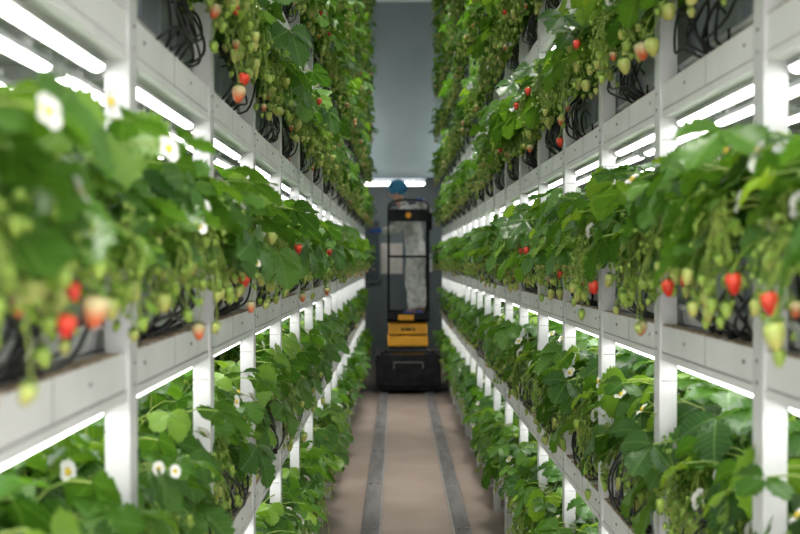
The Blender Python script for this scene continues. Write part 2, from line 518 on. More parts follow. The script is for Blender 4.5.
# ------------------------------------------------------------------ troughs
def trough_meshes(L_):
    tr = MB()   # white tray with rolled lip; local +X faces the aisle; front at x=0
    def extr(prof, mat, mb):
        vs = []; fs = []; n = len(prof)
        for y in (0, L_):
            vs += [(x, y, z) for x, z in prof]
        for i in range(n):
            j = (i + 1) % n
            fs.append((i, j, j + n, i + n))
        fs.append(tuple(range(n))[::-1]); fs.append(tuple(range(n, 2 * n)))
        mb.add(vs, fs, mat)
    extr([(-0.20, 0), (-0.008, 0), (0.0, 0.006), (0.004, 0.038), (0.014, 0.040), (0.017, 0.047), (0.012, 0.053), (-0.004, 0.053), (-0.012, 0.044), (-0.20, 0.044)], M['tray'], tr)
    bd = MB()
    extr([(-0.19, 0.045), (-0.022, 0.045), (-0.012, 0.17), (-0.002, 0.174), (0.0, 0.184), (-0.012, 0.188), (-0.19, 0.186)], M['trough'], bd)
    for y in (0.18, 0.41, 0.6):
        if y < L_ - 0.02: bd.box(-0.021, -0.008, y, y + 0.008, 0.05, 0.165, M['trough'])
    so = MB()
    nx, ny = 6, 24
    rnd = random.Random(4)
    vs = [(-0.185 + 0.17 * i / nx, 0.006 + (L_ - 0.012) * j / ny, 0.186 + 0.012 * rnd.random()) for j in range(ny + 1) for i in range(nx + 1)]
    fs = [(j * (nx + 1) + i, j * (nx + 1) + i + 1, (j + 1) * (nx + 1) + i + 1, (j + 1) * (nx + 1) + i) for j in range(ny) for i in range(nx)]
    so.add(vs, fs, M['soil'])
    return tr.mesh('tray', False, False), bd.mesh('trough_body', False, False), so.mesh('soil', True, False)

# a bunch of thin black feeder hoses, local +X towards the aisle, z=0 at beam top
def hose_meshes(seed):
    rnd = random.Random(seed)
    out = []
    for i in range(rnd.randint(8, 11)):
        m = MB()
        yb = rnd.gauss(0, 0.07); yt = yb + rnd.uniform(-0.26, 0.26)
        x0 = rnd.uniform(-0.022, 0.0)
        bulge = rnd.uniform(0.02, 0.075)
        ztop = rnd.uniform(0.17, 0.21)
        P = [Vector((x0, yb, 0.006)), Vector((x0 + bulge * .8, yb + rnd.uniform(-.09, .09), 0.02 + rnd.uniform(0, .035))),
             Vector((x0 + bulge, (yb + yt) / 2 + rnd.uniform(-.1, .1), 0.085 + rnd.uniform(-.04, .04))),
             Vector((x0 + bulge * .6, yt, 0.15)), Vector((-0.03, yt + rnd.uniform(-.02, .02), ztop)), Vector((-0.07, yt, ztop - 0.02))]
        pts = []
        for q in range(len(P) - 1):
            p0, p1, p2, p3 = P[max(q - 1, 0)], P[q], P[q + 1], P[min(q + 2, len(P) - 1)]
            for w in range(4):
                t = w / 4
                pts.append(0.5 * ((2 * p1) + (-p0 + p2) * t + (2 * p0 - 5 * p1 + 4 * p2 - p3) * t * t + (-p0 + 3 * p1 - 3 * p2 + p3) * t ** 3))
        pts.append(P[-1])
        m.tube(pts, 0.0034, M['hose'], 6)
        # barbed connector at the foot
        m.tube([P[0] - Vector((0, 0, 0.006)), P[0] + Vector((0, 0, 0.012))], 0.0062, M['hose'], 8)
        out.append(m)
    # coiled loose loop at the foot
    m = MB(); c = rnd.uniform(-0.06, 0.06)
    m.tube([(0.0 + 0.018 * math.sin(q), c + 0.06 * math.cos(q) , 0.055 + 0.045 * math.sin(q + .6)) for q in np.linspace(0, 5.6, 20)], 0.0038, M['hose'], 6)
    out.append(m)
    return out
hose_var = []
for sd in range(5):
    ms = hose_meshes(100 + sd)
    far = MB()
    for m in ms: far.merge(m, Matrix.Identity(4))
    hose_var.append(([m.mesh('hose', True, False) for m in ms], far.mesh('hose_bundle', True, False)))

n_t = n_h = 0
for side in ('left', 'right'):
    a, s, y0, n, sg = A[side], S[side], Y0[side], NB[side], SG[side]
    L_ = s - 0.03
    mtray, mbody, msoil = trough_meshes(L_)
    rz = 0 if side == 'left' else PI
    for k in range(0, 9):
        z = top(k)
        for j in range(-2, n):
            y = y0 + j * s
            if not seen(side, y + s, z, z + 0.4, 0.1, 275): continue
            lab_pos = 'on the %s shelf, %s rack, %s bay from camera' % (SHELF[k], side, ORD[j + 2])
            rows = [0] + ([1] if (y < 4.2 and k in (1, 2, 3)) or (k == 0 and 4.5 < y < 8) else [])
            for r in rows:
                if r == 1:
                    lb = 'rear grey trough in white tray ' + lab_pos
                    x = sg * (a + 0.50)
                else:
                    lb = 'grey trough in white tray ' + lab_pos
                    x = sg * (a + 0.066)
                yy = y + 0.015 if rz == 0 else y + 0.015 + L_
                t = thing('grow_trough', lb, 'planter', (x, yy, z), rz, 'grow troughs on the shelves')
                inst('tray', mtray, t); inst('trough_body', mbody, t)
                if y < 8: inst('soil', msoil, t)
                n_t += 1
            rnd = random.Random(k * 100 + j + (50 if side == 'left' else 0))
            hy = y + s * rnd.uniform(0.36, 0.68)
            parts, far = hose_var[rnd.randrange(5)]
            lb = 'tangle of thin black drip hoses ' + lab_pos
            if y < 6.5:
                t = thing('drip_hose_bundle', lb, 'hose', (sg * (a + 0.036), hy, z), rz, 'drip hose tangles')
                for m in parts: inst('hose', m, t)
            else:
                t = inst('drip_hose_bundle', far, None, (sg * (a + 0.036), hy, z), (0, 0, rz)); tag(t, lb, 'hose', 'drip hose tangles')
            n_h += 1
print('troughs', n_t, 'hoses', n_h)

# ------------------------------------------------------------------ strawberry plants
def leaflet(mb, base, fwd, nrm, L_, W, rnd, lod, tint):
    """serrated leaflet: base point, forward dir, normal"""
    f = fwd.normalized(); nn = (nrm - f * nrm.dot(f)).normalized(); s = nn.cross(f)
    nu, nv = ((15, 6), (7, 4), (3, 2))[lod]
    fold = rnd.uniform(0.12, 0.4); droop = rnd.uniform(0.1, 0.5); wave = rnd.uniform(0, 6.28)
    vs = np.zeros(((nu + 1) * (nv + 1), 3)); uv = np.zeros(((nu + 1) * (nv + 1), 2))
    fa, na, sa, ba = map(np.array, (f, nn, s, base))
    q = 0
    for i in range(nu + 1):
        u = i / nu
        w = W * 1.18 * (max(u, 0.0) ** 0.55) * (max(0.0, 1 - u ** 3.4) ** 0.55) * 0.62
        if i == 0: w = 0.04 * W
        if i == nu: w = 0.10 * W
        for j in range(nv + 1):
            v = -1 + 2 * j / nv
            du = 0.0; ww = w
            edge = abs(v) > 0.99
            if edge and lod == 0:
                ww = w * (1.12 if i % 2 else 0.90); du = 0.028 if i % 2 else -0.012
            y = v * ww
            ul = u + du + 0.10 * (v * v) * (0.5 - u) * 0
            x = ul * L_
            zz = fold * abs(y) * (1 - 0.3 * u) - droop * L_ * u * u * 0.5
            if lod == 0:
                zz += 0.026 * L_ * math.sin((ul - 0.37 * abs(v)) * 25.1) * (0.3 + abs(v)) + 0.03 * L_ * math.sin(wave + 5 * u + 2 * v) * abs(v)
            elif lod == 1:
                zz += 0.04 * L_ * math.sin(wave + 5 * u + 2 * v) * abs(v)
            vs[q] = ba + fa * x + sa * y + na * zz
            uv[q] = (u, 0.5 + 0.5 * v * ww / (W * 0.75)); q += 1
    fs = [(i * (nv + 1) + j, i * (nv + 1) + j + 1, (i + 1) * (nv + 1) + j + 1, (i + 1) * (nv + 1) + j) for i in range(nu) for j in range(nv)]
    mb.add(vs, fs, M['leaf'] if lod == 0 else (M['leaf'] if lod == 1 else M['leaf_far']), tint, uv)

def trifoliate(mb, P, f, n, size, rnd, lod, tint):
    f = f.normalized(); n = (n - f * n.dot(f)).normalized(); s = n.cross(f)
    L_ = size; W = size * rnd.uniform(0.80, 0.95)
    leaflet(mb, P + f * 0.008, f, n, L_, W, rnd, lod, tint)
    for sd in (-1, 1):
        a = rnd.uniform(1.15, 1.4)
        d = f * math.cos(a) + s * sd * math.sin(a)
        nn = (n + s * sd * rnd.uniform(0.0, 0.45)).normalized()
        leaflet(mb, P + d * 0.004, d, nn, L_ * 0.93, W * 0.95, rnd, lod, tint + rnd.uniform(-.05, .05))

def bez(p0, p1, p2, n):
    return [p0 * (1 - t) ** 2 + p1 * 2 * t * (1 - t) + p2 * t * t for t in [i / n for i in range(n + 1)]]

def plant_geo(seed, lod):
    """returns (foliage MB, stems MB, berries [(pos, kind, scale, rot)], flowers [(pos, rot)]) ; local +X to the aisle, z=0 at soil"""
    rnd = random.Random(seed)
    fo = MB(); st = MB(); berries = []; flowers = []
    nl = 27 if lod < 2 else 24
    for i in range(nl):
        band = i / nl
        if i < nl * 0.36:      # front curtain, facing the aisle
            phi = rnd.uniform(-1.15, 1.15); r = rnd.uniform(0.12, 0.27); z = rnd.uniform(0.0, 0.185)
        elif i < nl * 0.8:     # crown on top
            phi = rnd.uniform(-PI, PI); r = rnd.uniform(0.02, 0.17); z = rnd.uniform(0.09, 0.255) - 0.3 * r
        else:                  # back
            phi = PI + rnd.uniform(-1.0, 1.0); r = rnd.uniform(0.05, 0.2); z = rnd.uniform(0.05, 0.18)
        P = Vector((r * math.cos(phi) + 0.01, r * math.sin(phi) * 0.95, z))
        out = Vector((math.cos(phi), math.sin(phi), 0))
        tilt = rnd.uniform(0.25, 1.15) if i < nl * 0.36 else rnd.uniform(-0.1, 0.8)
        yaw = rnd.uniform(-0.7, 0.7)
        f0 = (Matrix.Rotation(yaw, 3, 'Z') @ out)
        side = Vector((0, 0, 1)).cross(f0)
        n = (Vector((0, 0, 1)) * math.cos(tilt) + f0 * math.sin(tilt) + side * rnd.uniform(-.35, .35)).normalized()
        f = (f0 * math.cos(tilt) - Vector((0, 0, 1)) * math.sin(tilt))
        size = rnd.uniform(0.060, 0.108)
        tint = min(1, max(0, rnd.gauss(0.42, 0.2)))
        if rnd.random() < 0.12: tint = min(1.0, tint + 0.4); size *= 0.75
        trifoliate(fo, P, f, n, size, rnd, lod, tint)
        if lod < 2:
            p0 = Vector((rnd.uniform(-.02, .02), rnd.uniform(-.03, .03), -0.005))
            mid = Vector((P.x * 0.35, P.y * 0.35, max(P.z, 0.04) + 0.035))
            fo.tube(bez(p0, mid, P, 6 if lod == 0 else 3), 0.0018, M['stem'], 4 if lod else 5, tint, caps=False)
    # fruit trusses hanging over the trough rim
    nt_ = rnd.randint(3, 4)
    for q in range(nt_):
        y1 = rnd.uniform(-0.14, 0.14)
        knee = Vector((rnd.uniform(0.165, 0.235), y1 * 0.85, rnd.uniform(0.0, 0.09)))
        p0 = Vector((0.0, y1 * 0.3, 0.0))
        if lod < 2: st.tube(bez(p0, Vector((knee.x * .6, y1 * .6, 0.10)), knee, 6), 0.0019, M['stem'], 5, caps=False)
        nb = rnd.randint(4, 6)
        for m in range(nb):
            drop = rnd.uniform(0.02, 0.17)
            e = Vector((knee.x + rnd.uniform(-0.035, 0.045), knee.y + rnd.uniform(-0.065, 0.065), max(knee.z - drop, -0.155)))
            if lod < 2: st.tube(bez(knee, Vector((knee.x + rnd.uniform(0.0, .04), (knee.y + e.y) / 2 + rnd.uniform(-.02, .02), knee.z - drop * .3)), e, 6), 0.0011, M['stem'], 4, caps=False)
            rr = rnd.random()
            kind = 0 if rr < 0.62 else (1 if rr < 0.965 else (2 if rr < 0.992 else 3))
            berries.append((e, kind, rnd.uniform(0.55, 1.05) * (0.75 if kind == 0 else 1.0), (rnd.uniform(-.3, .3), rnd.uniform(-.3, .3), rnd.uniform(0, 6))))
        if lod < 2:
            for m in range(15):    # little spent buds, bracts and side shoots
                c = knee + Vector((rnd.uniform(-.03, .04), rnd.uniform(-.09, .09), rnd.uniform(-.14, .05)))
                st.tube(bez(knee, (knee + c) / 2 + Vector((0.01, 0, .02)), c, 3), 0.0008, M['stem'], 3, caps=False)
                for w in range(5):
                    an = w * 1.257 + rnd.random(); d = Vector((math.cos(an), math.sin(an), -0.5 + rnd.random() * .4)) * 0.011
                    sd = Vector((-math.sin(an), math.cos(an), 0)) * 0.003
                    st.add([tuple(c), tuple(c + d * .5 + sd), tuple(c + d), tuple(c + d * .5 - sd)], [(0, 1, 2, 3)], M['calyx'])
                st.lathe([(0.0001, -0.008), (0.0035, -0.005), (0.004, 0), (0.0001, 0.003)], M['berry_green'], 6, Matrix.Translation(c))
            for m in range(6):   # small bracts leaves amid the fruit
                c = knee + Vector((rnd.uniform(-.02, .03), rnd.uniform(-.08, .08), rnd.uniform(-.10, .04)))
                d = Vector((0.6, rnd.uniform(-.6, .6), -0.6))
                leaflet(fo, c, d, Vector((0.8, 0, 0.5)), rnd.uniform(.02, .035), .02, rnd, 1, rnd.uniform(.6, 1))
    for q in range(rnd.randint(1, 3)):
        phi = rnd.uniform(-1.2, 1.2)
        P = Vector((rnd.uniform(0.13, 0.24) * math.cos(phi), 0.17 * math.sin(phi), rnd.uniform(-0.02, 0.2)))
        flowers.append((P, (rnd.uniform(-.4, .4), rnd.uniform(0.5, 1.4), rnd.uniform(-.8, .8))))
        if lod < 2: st.tube(bez(Vector((0, 0, 0)), Vector((P.x * .4, P.y * .4, P.z + .06)), P, 5), 0.0012, M['stem'], 4, caps=False)
    return fo, st, berries, flowers

def berry_geo(kind, lod, what='all'):
    mat = M[('berry_green', 'berry_pale', 'berry_blush', 'berry_red')[kind]]
    mb = MB()
    prof = [(0.0005, -0.036), (0.005, -0.034), (0.0095, -0.027), (0.0132, -0.018), (0.0145, -0.010), (0.012, -0.003), (0.005, 0.0), (0.0005, 0.0)]
    if lod: prof = [prof[0], prof[2], prof[4], prof[6]]
    if what != 'calyx': mb.lathe(prof, mat, 12 if lod == 0 else 6)
    if what == 'body': return mb
    ns = 8 if lod == 0 else 5
    for w in range(ns):
        an = 2 * PI * w / ns; d = np.array([math.cos(an), math.sin(an), 0]); sd = np.array([-math.sin(an), math.cos(an), 0])
        c = np.array([0, 0, 0.002]); L_ = 0.016
        mb.add([c, c + d * L_ * .5 + sd * .0042 + [0, 0, .0015], c + d * L_ + [0, 0, -.006 + .006 * (w % 2)], c + d * L_ * .5 - sd * .0042 + [0, 0, .0015]], [(0, 1, 2, 3)], M['calyx'])
    if lod == 0: mb.tube([(0, 0, 0), (0, 0, 0.006)], 0.0012, M['stem'], 5)
    return mb
def flower_geo(lod, what='all'):
    mb = MB()   # faces +Z
    for w in range(5 if what != 'eye' else 0):
        an = 2 * PI * w / 5; d = np.array([math.cos(an), math.sin(an), 0]); sd = np.array([-math.sin(an), math.cos(an), 0])
        R = 0.0165; z = np.array([0, 0, 1.0])
        rows = [(0.12, .1, 0), (0.45, .48, .0015), (0.8, .52, .003), (1.0, .28, .002)]
        vs = []
        for u, wd, zz in rows:
            vs += [d * R * u - sd * R * wd + z * zz * 1.4, d * R * u + z * zz * .2, d * R * u + sd * R * wd + z * zz * 1.4]
        fs = []
        for i in range(3):
            for j in range(2): fs.append((i * 3 + j, i * 3 + j + 1, (i + 1) * 3 + j + 1, (i + 1) * 3 + j))
        mb.add(vs, fs, M['petal'])
    if what != 'petals': mb.lathe([(0.0001, 0.006), (0.003, 0.0055), (0.0055, 0.003), (0.006, 0.0)], M['flower_eye'], 10 if lod == 0 else 6)
    for w in range(5 if what != 'eye' else 0):
        an = 2 * PI * (w + .5) / 5; d = np.array([math.cos(an), math.sin(an), 0]) * 0.012; sd = np.array([-math.sin(an), math.cos(an), 0]) * .004
        c = np.array([0, 0, -0.002]); mb.add([c, c + d * .5 + sd, c + d, c + d * .5 - sd], [(0, 1, 2, 3)], M['calyx'])
    return mb
berry0 = [berry_geo(k, 0) for k in range(4)]; berry1 = [berry_geo(k, 1) for k in range(4)]
flower0, flower1 = flower_geo(0), flower_geo(1)
berry_mesh = [berry_geo(k, 0, 'body').mesh('strawberry', True, True) for k in range(4)]
calyx_mesh = berry_geo(0, 0, 'calyx').mesh('calyx', True, True)
flower_mesh = flower_geo(0, 'petals').mesh('flower', True, True)
eye_mesh = flower_geo(0, 'eye').mesh('flower_eye', True, True)
def mat_of(loc, rot, sc=1.0):
    return Matrix.Translation(loc) @ Euler(rot).to_matrix().to_4x4() @ Matrix.Scale(sc, 4)
def full_mb(seed, lod):
    fo, st, be, fl = plant_geo(seed, lod)
    out = MB(); out.merge(fo, Matrix.Identity(4))
    if st.n: out.merge(st, Matrix.Identity(4))
    for p, k, sc, r in be: out.merge(berry1[k if lod < 2 or k < 3 else (2 if sc > 1.0 else 1)], mat_of(p, r, sc))
    for p, r in fl: out.merge(flower1, mat_of(p, r))
    return out
near_var = []
for sd in range(9):
    fo, st, be, fl = plant_geo(11 + sd, 0)
    near_var.append((fo.mesh('foliage', True, True), st.mesh('fruit_stem', True, True), be, fl))
mid_var = [full_mb(40 + sd, 1).mesh('strawberry_plant', True, True) for sd in range(7)]
far_mb = [full_mb(70 + sd, 2) for sd in range(5)]
far_var = [m.mesh('strawberry_plant', True, True) for m in far_mb]

spots = []
for side in ('left', 'right'):
    a, s, y0, n, sg = A[side], S[side], Y0[side], NB[side], SG[side]
    for k in range(0, 9):
        for j in range(-2, n):
            for q in range(3):
                y = y0 + j * s + 0.03 + s * (q + 0.5) / 3
                z = top(k) + 0.188
                if not seen(side, y, z - 0.2, z + 0.3, 0.2, 275 + 0.12 * F / y): continue
                spots.append((y, side, k, j, q, 0))
                if ((y < 4.6 and k in (1, 2, 3)) or (k == 0 and 4.6 < y < 8)) and q < 3:
                    spots.append((y + 0.001, side, k, j, q, 1))
spots.sort()
print('plants', len(spots), 'cut at', spots[300][0] if len(spots) > 300 else None)
PG = 'strawberry plants on the rack shelves'
near_plants = []
rest = MB()
for i, (y, side, k, j, q, row) in enumerate(spots):
    rnd = random.Random(i * 31 + k)
    a, sg = A[side], SG[side]
    z = top(k) + 0.188
    x = sg * (a + (0.22 if k == 1 else 0.155 if k == 0 else 0.125) + rnd.uniform(-.02, .02)) if row == 0 else sg * (a + 0.60)
    rz = (0 if side == 'left' else PI) + rnd.uniform(-0.3, 0.3)
    yy = y + rnd.uniform(-.03, .03)
    sc = rnd.uniform(0.9, 1.08)
    if row == 0:
        lab = 'strawberry plant, %s rack, %s shelf, %s bay from camera, %s' % (side, SHELF[k] + (' lowest' if 0 else ''), ORD[j + 2], ('near end', 'middle', 'far end')[q])
    else:
        lab = 'rear strawberry plant, %s rack, %s shelf, %s bay from camera, %s' % (side, SHELF[k], ORD[j + 2], ('near end', 'middle', 'far end')[q])
    if i < 300:
        if row == 0 and y < 6.2:
            fo, st, be, fl = near_var[rnd.randrange(9)]
            t = thing('strawberry_plant', lab, 'plant', (x, yy, z), rz, PG)
            t.scale = (sc, sc, sc * (1.2 if k < 2 else 1.13 if (k == 2 and side == 'right') else 1.0))
            near_plants.append((t, x, yy, z, rz, sc, k, side))
            inst('foliage', fo, t); inst('fruit_stem', st, t)
            for p, kk, bs, r in be:
                if kk >= 2 and k in (0, 1) : kk = 0
                inst('calyx', calyx_mesh, inst('strawberry', berry_mesh[kk], t, p, r, bs))
            for p, r in fl: inst('flower_eye', eye_mesh, inst('flower', flower_mesh, t, p, r, 1.2))
        else:
            t = inst('strawberry_plant', (mid_var[rnd.randrange(7)] if y < 9 else far_var[rnd.randrange(5)]), None, (x, yy, z), (0, 0, rz), (sc, sc, sc * (1.2 if k < 2 else 1.13 if (k == 2 and side == 'right') else 1.0)))
            tag(t, lab, 'plant', PG)
    else:
        rest.merge(far_mb[rnd.randrange(5)], mat_of((x, yy, z), (0, 0, rz), sc))
rr_ = random.Random(5)
# single fruits and blossoms that stand out along the aisle: (kind, X, Y, Z, scale)
for kind, X, Y, Z, bs in (
        (2, -.345, 1.28, CAM_Z - .040, 1.15), (3, -.355, 1.20, CAM_Z - .058, 0.8), (3, -.37, 2.7, CAM_Z - .035, 1.1),
        (3, -.36, 2.62, CAM_Z + .44, 1.1), (2, -.36, 2.55, CAM_Z + .40, 1.1), (3, .535, 1.60, CAM_Z - .045, 1.0), (1, .525, 1.55, CAM_Z - .085, 1.2),
        (3, .55, 1.82, CAM_Z - .020, 1.0), (3, .54, 2.22, CAM_Z - .038, 1.0), (3, .53, 3.0, CAM_Z - .055, 1.0), (1, .56, 2.45, CAM_Z + .49, 1.2),
        (2, .56, 2.55, CAM_Z + .50, 1.2), (1, .56, 2.75, CAM_Z + .50, 1.2), (3, .57, 3.9, CAM_Z + .43, 1.0),
        (9, -.34, 1.65, CAM_Z + .165, 1.5), (9, -.33, 1.05, CAM_Z + .14, 1.3), (9, -.35, 1.22, CAM_Z + .075, 1.5), (9, -.36, 2.05, CAM_Z + .095, 1.2),
        (9, -.36, 2.02, CAM_Z + .060, 1.2), (9, -.36, 2.85, CAM_Z - .010, 1.2), (9, -.40, 1.55, CAM_Z + .22, 1.4),
        (9, .60, 2.45, CAM_Z + .215, 1.4), (9, .58, 1.95, CAM_Z + .19, 1.4), (9, .57, 1.75, CAM_Z + .172, 1.4),
        (9, -.44, 2.05, CAM_Z - .385, .85), (9, -.42, 2.10, CAM_Z - .40, .85), (9, -.42, 2.9, CAM_Z - .37, 1.2), (9, .60, 3.3, CAM_Z - .36, 1.2)):
    best = min(near_plants, key=lambda p: (p[1] - X) ** 2 + (p[2] - Y) ** 2 + 3 * (p[3] - .0 - Z) ** 2)
    t, x, yy, z, rz, sc, k, side = best
    loc = Matrix.Rotation(-rz, 3, 'Z') @ Vector((X - x, Y - yy, Z - z)) / sc
    loc.z *= sc / t.scale[2]
    m = MB(); m.tube(bez(Vector((0, 0, 0)), Vector((loc.x * .8, loc.y * .6, max(loc.z, 0) + .05)), loc + Vector((0, 0, .003 if kind < 9 else -.003)), 7), 0.0014, M['stem'], 5, caps=False)
    inst('fruit_stem', m.mesh('fruit_stem', True, True), t)
    if kind < 9: inst('calyx', calyx_mesh, inst('strawberry', berry_mesh[kind], t, loc, (0.1, 0.1, 1), bs))
    else: inst('flower_eye', eye_mesh, inst('flower', flower_mesh, t, loc, (rr_.uniform(-.5, .5), rr_.uniform(.7, 1.5), (-0.7 if side == 'left' else 0.7) + rr_.uniform(-.9, .9)), bs * 0.85))
if rest.n:
    o = rest.build('strawberry_plants', None, True, True)
    tag(o, 'distant mass of small leafy strawberry plants filling far shelves around the lift', 'plants')
    o['kind'] = 'stuff'

# ------------------------------------------------------------------ far lamp and wall fittings
t = thing('wall_light', 'horizontal lit white tube lamp on back wall behind the blue cap', 'wall light', (-0.06, Y_WALL - 0.02, CAM_Z + 1.20), 0)
b = MB(); Lw = 0.99
prof = [(0.0001, 0), (0.02, 0.003), (0.03, 0.02), (0.03, Lw - 0.02), (0.02, Lw - 0.003), (0.0001, Lw)]
b.lathe(prof, M['tube'], 14, Matrix.Translation((-0.5, -0.06, 0)) @ Matrix.Rotation(PI / 2, 4, 'Y'))
b.build('tube', t, smooth=True)
b = MB(); b.box(-0.52, 0.52, -0.03, 0.0, 0.055, 0.10, M['trough']); b.build('housing', t, bevel=0.004)
b = MB()
for xx in (-0.515, 0.495): b.box(xx, xx + 0.02, -0.075, -0.02, -0.02, 0.05, M['switch'])
b.build('bracket', t)

t = thing('wall_cabinet', 'dark teal cabinet on the back wall beside the cream notice', 'cabinet', (-0.40, Y_BACK, 0), 0)
b = MB(); b.box(-0.32, 0.10, -0.05, 0.0, 1.35, 2.35, M['dark_panel']); b.build('door_panel', t, bevel=0.004)
b = MB()
for (x0, x1, z0, z1) in ((-0.35, -0.32, 1.32, 2.38), (0.10, 0.13, 1.32, 2.38), (-0.35, 0.13, 2.35, 2.38), (-0.35, 0.13, 1.32, 1.35)): b.box(x0, x1, -0.06, 0, z0, z1, M['lower_wall'])
b.build('door_frame', t)
b = MB(); b.box(-0.29, 0.07, -0.012, 0, 1.47, 1.98, M['paper']); o = b.build('notice', bevel=0.002, loc=(0.02, Y_BACK - 0.002, 0))
tag(o, 'cream paper notice on back wall behind the worker legs', 'notice')
b = MB(); b.box(-0.03, 0.03, -0.03, 0, 1.50, 1.80, M['switch']); b.box(-0.012, 0.012, -0.036, -0.03, 1.6, 1.7, M['switch'])
o = b.build('switch_box', bevel=0.004, loc=(0.56, Y_BACK - 0.002, 0)); tag(o, 'small white switch box on back wall beside the lift cage', 'switch')

# ------------------------------------------------------------------ lift
LX, LY = 0.145, 14.02        # centre of the machine, front plane
lift = thing('platform_lift', 'black and yellow personnel lift with cage standing on the floor rails', 'lift', (LX, LY, 0))
b = MB()
vs = []
b.box(-0.415, 0.415, 0.0, 1.25, 0.10, 0.50, M['black_metal'])
b.box(-0.385, 0.385, 0.02, 1.2, 0.055, 0.10, M['black_metal'])
b.build('chassis', lift, bevel=0.015)
b = MB()
b.box(-0.19, 0.19, -0.012, 0, 0.40, 0.415, M['wheel']); b.box(-0.19, -0.175, -0.012, 0, 0.33, 0.40, M['wheel']); b.box(0.175, 0.19, -0.012, 0, 0.33, 0.40, M['wheel'])
b.build('front_handle', lift)
for sx in (-1, 1):
    for wy in (0.13, 1.1):
        w = MB()
        Mx = Matrix.Rotation(PI / 2, 4, 'Y')
        w.lathe([(0.0001, -0.035), (0.04, -0.035), (0.045, -0.03), (0.075, -0.035), (0.082, -0.028), (0.082, 0.028), (0.075, 0.035), (0.045, 0.03), (0.04, 0.035), (0.0001, 0.035)], M['wheel'], 20, Mx)
        w.build('wheel', lift, smooth=True, loc=(sx * 0.30 - 0.005 * sx, wy, 0.112))
    c = MB(); c.tube([(sx * 0.36, 0.07, 0.535), (sx * 0.30, 0.07, 0.535)], 0.03, M['dark_rubber'], 12); c.build('corner_roller', lift, smooth=True)
b = MB(); b.tube([(-0.33, 0.08, 0.54), (0.40, 0.08, 0.54)], 0.022, M['dark_rubber'], 10); b.build('cross_bar', lift, smooth=True)
# yellow mast housing
b = MB()
b.box(-0.265, 0.255, 0.10, 0.62, 0.60, 0.735, M['yellow']); b.build('mast_housing', lift, bevel=0.02)
b = MB()
b.box(-0.255, 0.245, 0.10, 0.62, 0.75, 0.90, M['yellow']); b.build('battery_cover', lift, bevel=0.02)
b = MB(); b.box(-0.25, 0.24, 0.12, 0.60, 0.735, 0.75, M['black_metal']); b.box(-0.22, 0.21, 0.11, 0.58, 0.50, 0.60, M['yellow'])
b.box(-0.245, 0.235, 0.095, 0.12, 0.555, 0.60, M['black_metal']); b.build('mast_foot', lift)
b = MB()
for q, wd in enumerate((0.022, 0.012, 0.022, 0.018, 0.012, 0.022)):
    b.box(-0.09 + q * 0.03, -0.09 + q * 0.03 + wd, 0.095, 0.10, 0.80, 0.835, M['black_metal'])
b.build('logo', lift)
# platform
b = MB()
b.box(-0.27, 0.27, 0.06, 0.95, 0.92, 0.955, M['black_metal'])
b.box(-0.27, 0.27, 0.06, 0.08, 0.92, 1.03, M['black_metal']); b.box(-0.27, 0.27, 0.93, 0.95, 0.92, 1.03, M['black_metal'])
b.box(-0.27, -0.25, 0.06, 0.95, 0.92, 1.03, M['black_metal']); b.box(0.25, 0.27, 0.06, 0.95, 0.92, 1.03, M['black_metal'])
b.build('platform', lift, bevel=0.006)
b = MB(); b.box(-0.13, 0.07, 0.052, 0.06, 0.935, 1.005, M['yellow']); b.build('warning_plate', lift, bevel=0.004)
for sx in (-1, 1):
    for py in (0.09, 0.92):
        b = MB(); b.tube([(sx * 0.255, py, 1.0), (sx * 0.255, py, 2.36), (sx * 0.245, py, 2.41), (sx * 0.20, py, 2.44)], 0.014, M['black_metal'], 10)
        b.build('cage_post', lift, smooth=True)
b = MB()
for py in (0.09, 0.92):
    b.tube([(-0.20, py, 2.44), (-0.1, py, 2.462), (0.1, py, 2.462), (0.20, py, 2.44)], 0.014, M['black_metal'], 10)
for sx in (-1, 1): b.tube([(sx * 0.255, 0.09, 2.36), (sx * 0.255, 0.92, 2.36)], 0.013, M['black_metal'], 8)
b.build('top_rail', lift, smooth=True)
b = MB()
b.tube([(-0.255, 0.09, 1.745), (0.255, 0.09, 1.745)], 0.016, M['black_metal'], 10)
for sx in (-1, 1): b.tube([(sx * 0.255, 0.09, 1.745), (sx * 0.255, 0.92, 1.745)], 0.013, M['black_metal'], 8)
b.build('mid_rail', lift, smooth=True)
b = MB(); b.box(-0.262, 0.262, 0.05, 0.11, 2.19, 2.345, M['black_metal']); b.build('control_panel', lift, bevel=0.012)
b = MB(); b.lathe([(0.04, 0.0), (0.04, 0.004), (0.0001, 0.005)], M['orange'], 6, Matrix.Translation((0.0, 0.05, 2.268)) @ Matrix.Rotation(PI / 2, 4, 'X')); b.build('round_sticker', lift)
b = MB(); b.box(0.262, 0.30, 0.06, 0.12, 2.08, 2.3, M['black_metal']); b.box(0.27, 0.29, 0.07, 0.11, 2.3, 2.36, M['mask']); b.build('hose_reel_box', lift, bevel=0.006)

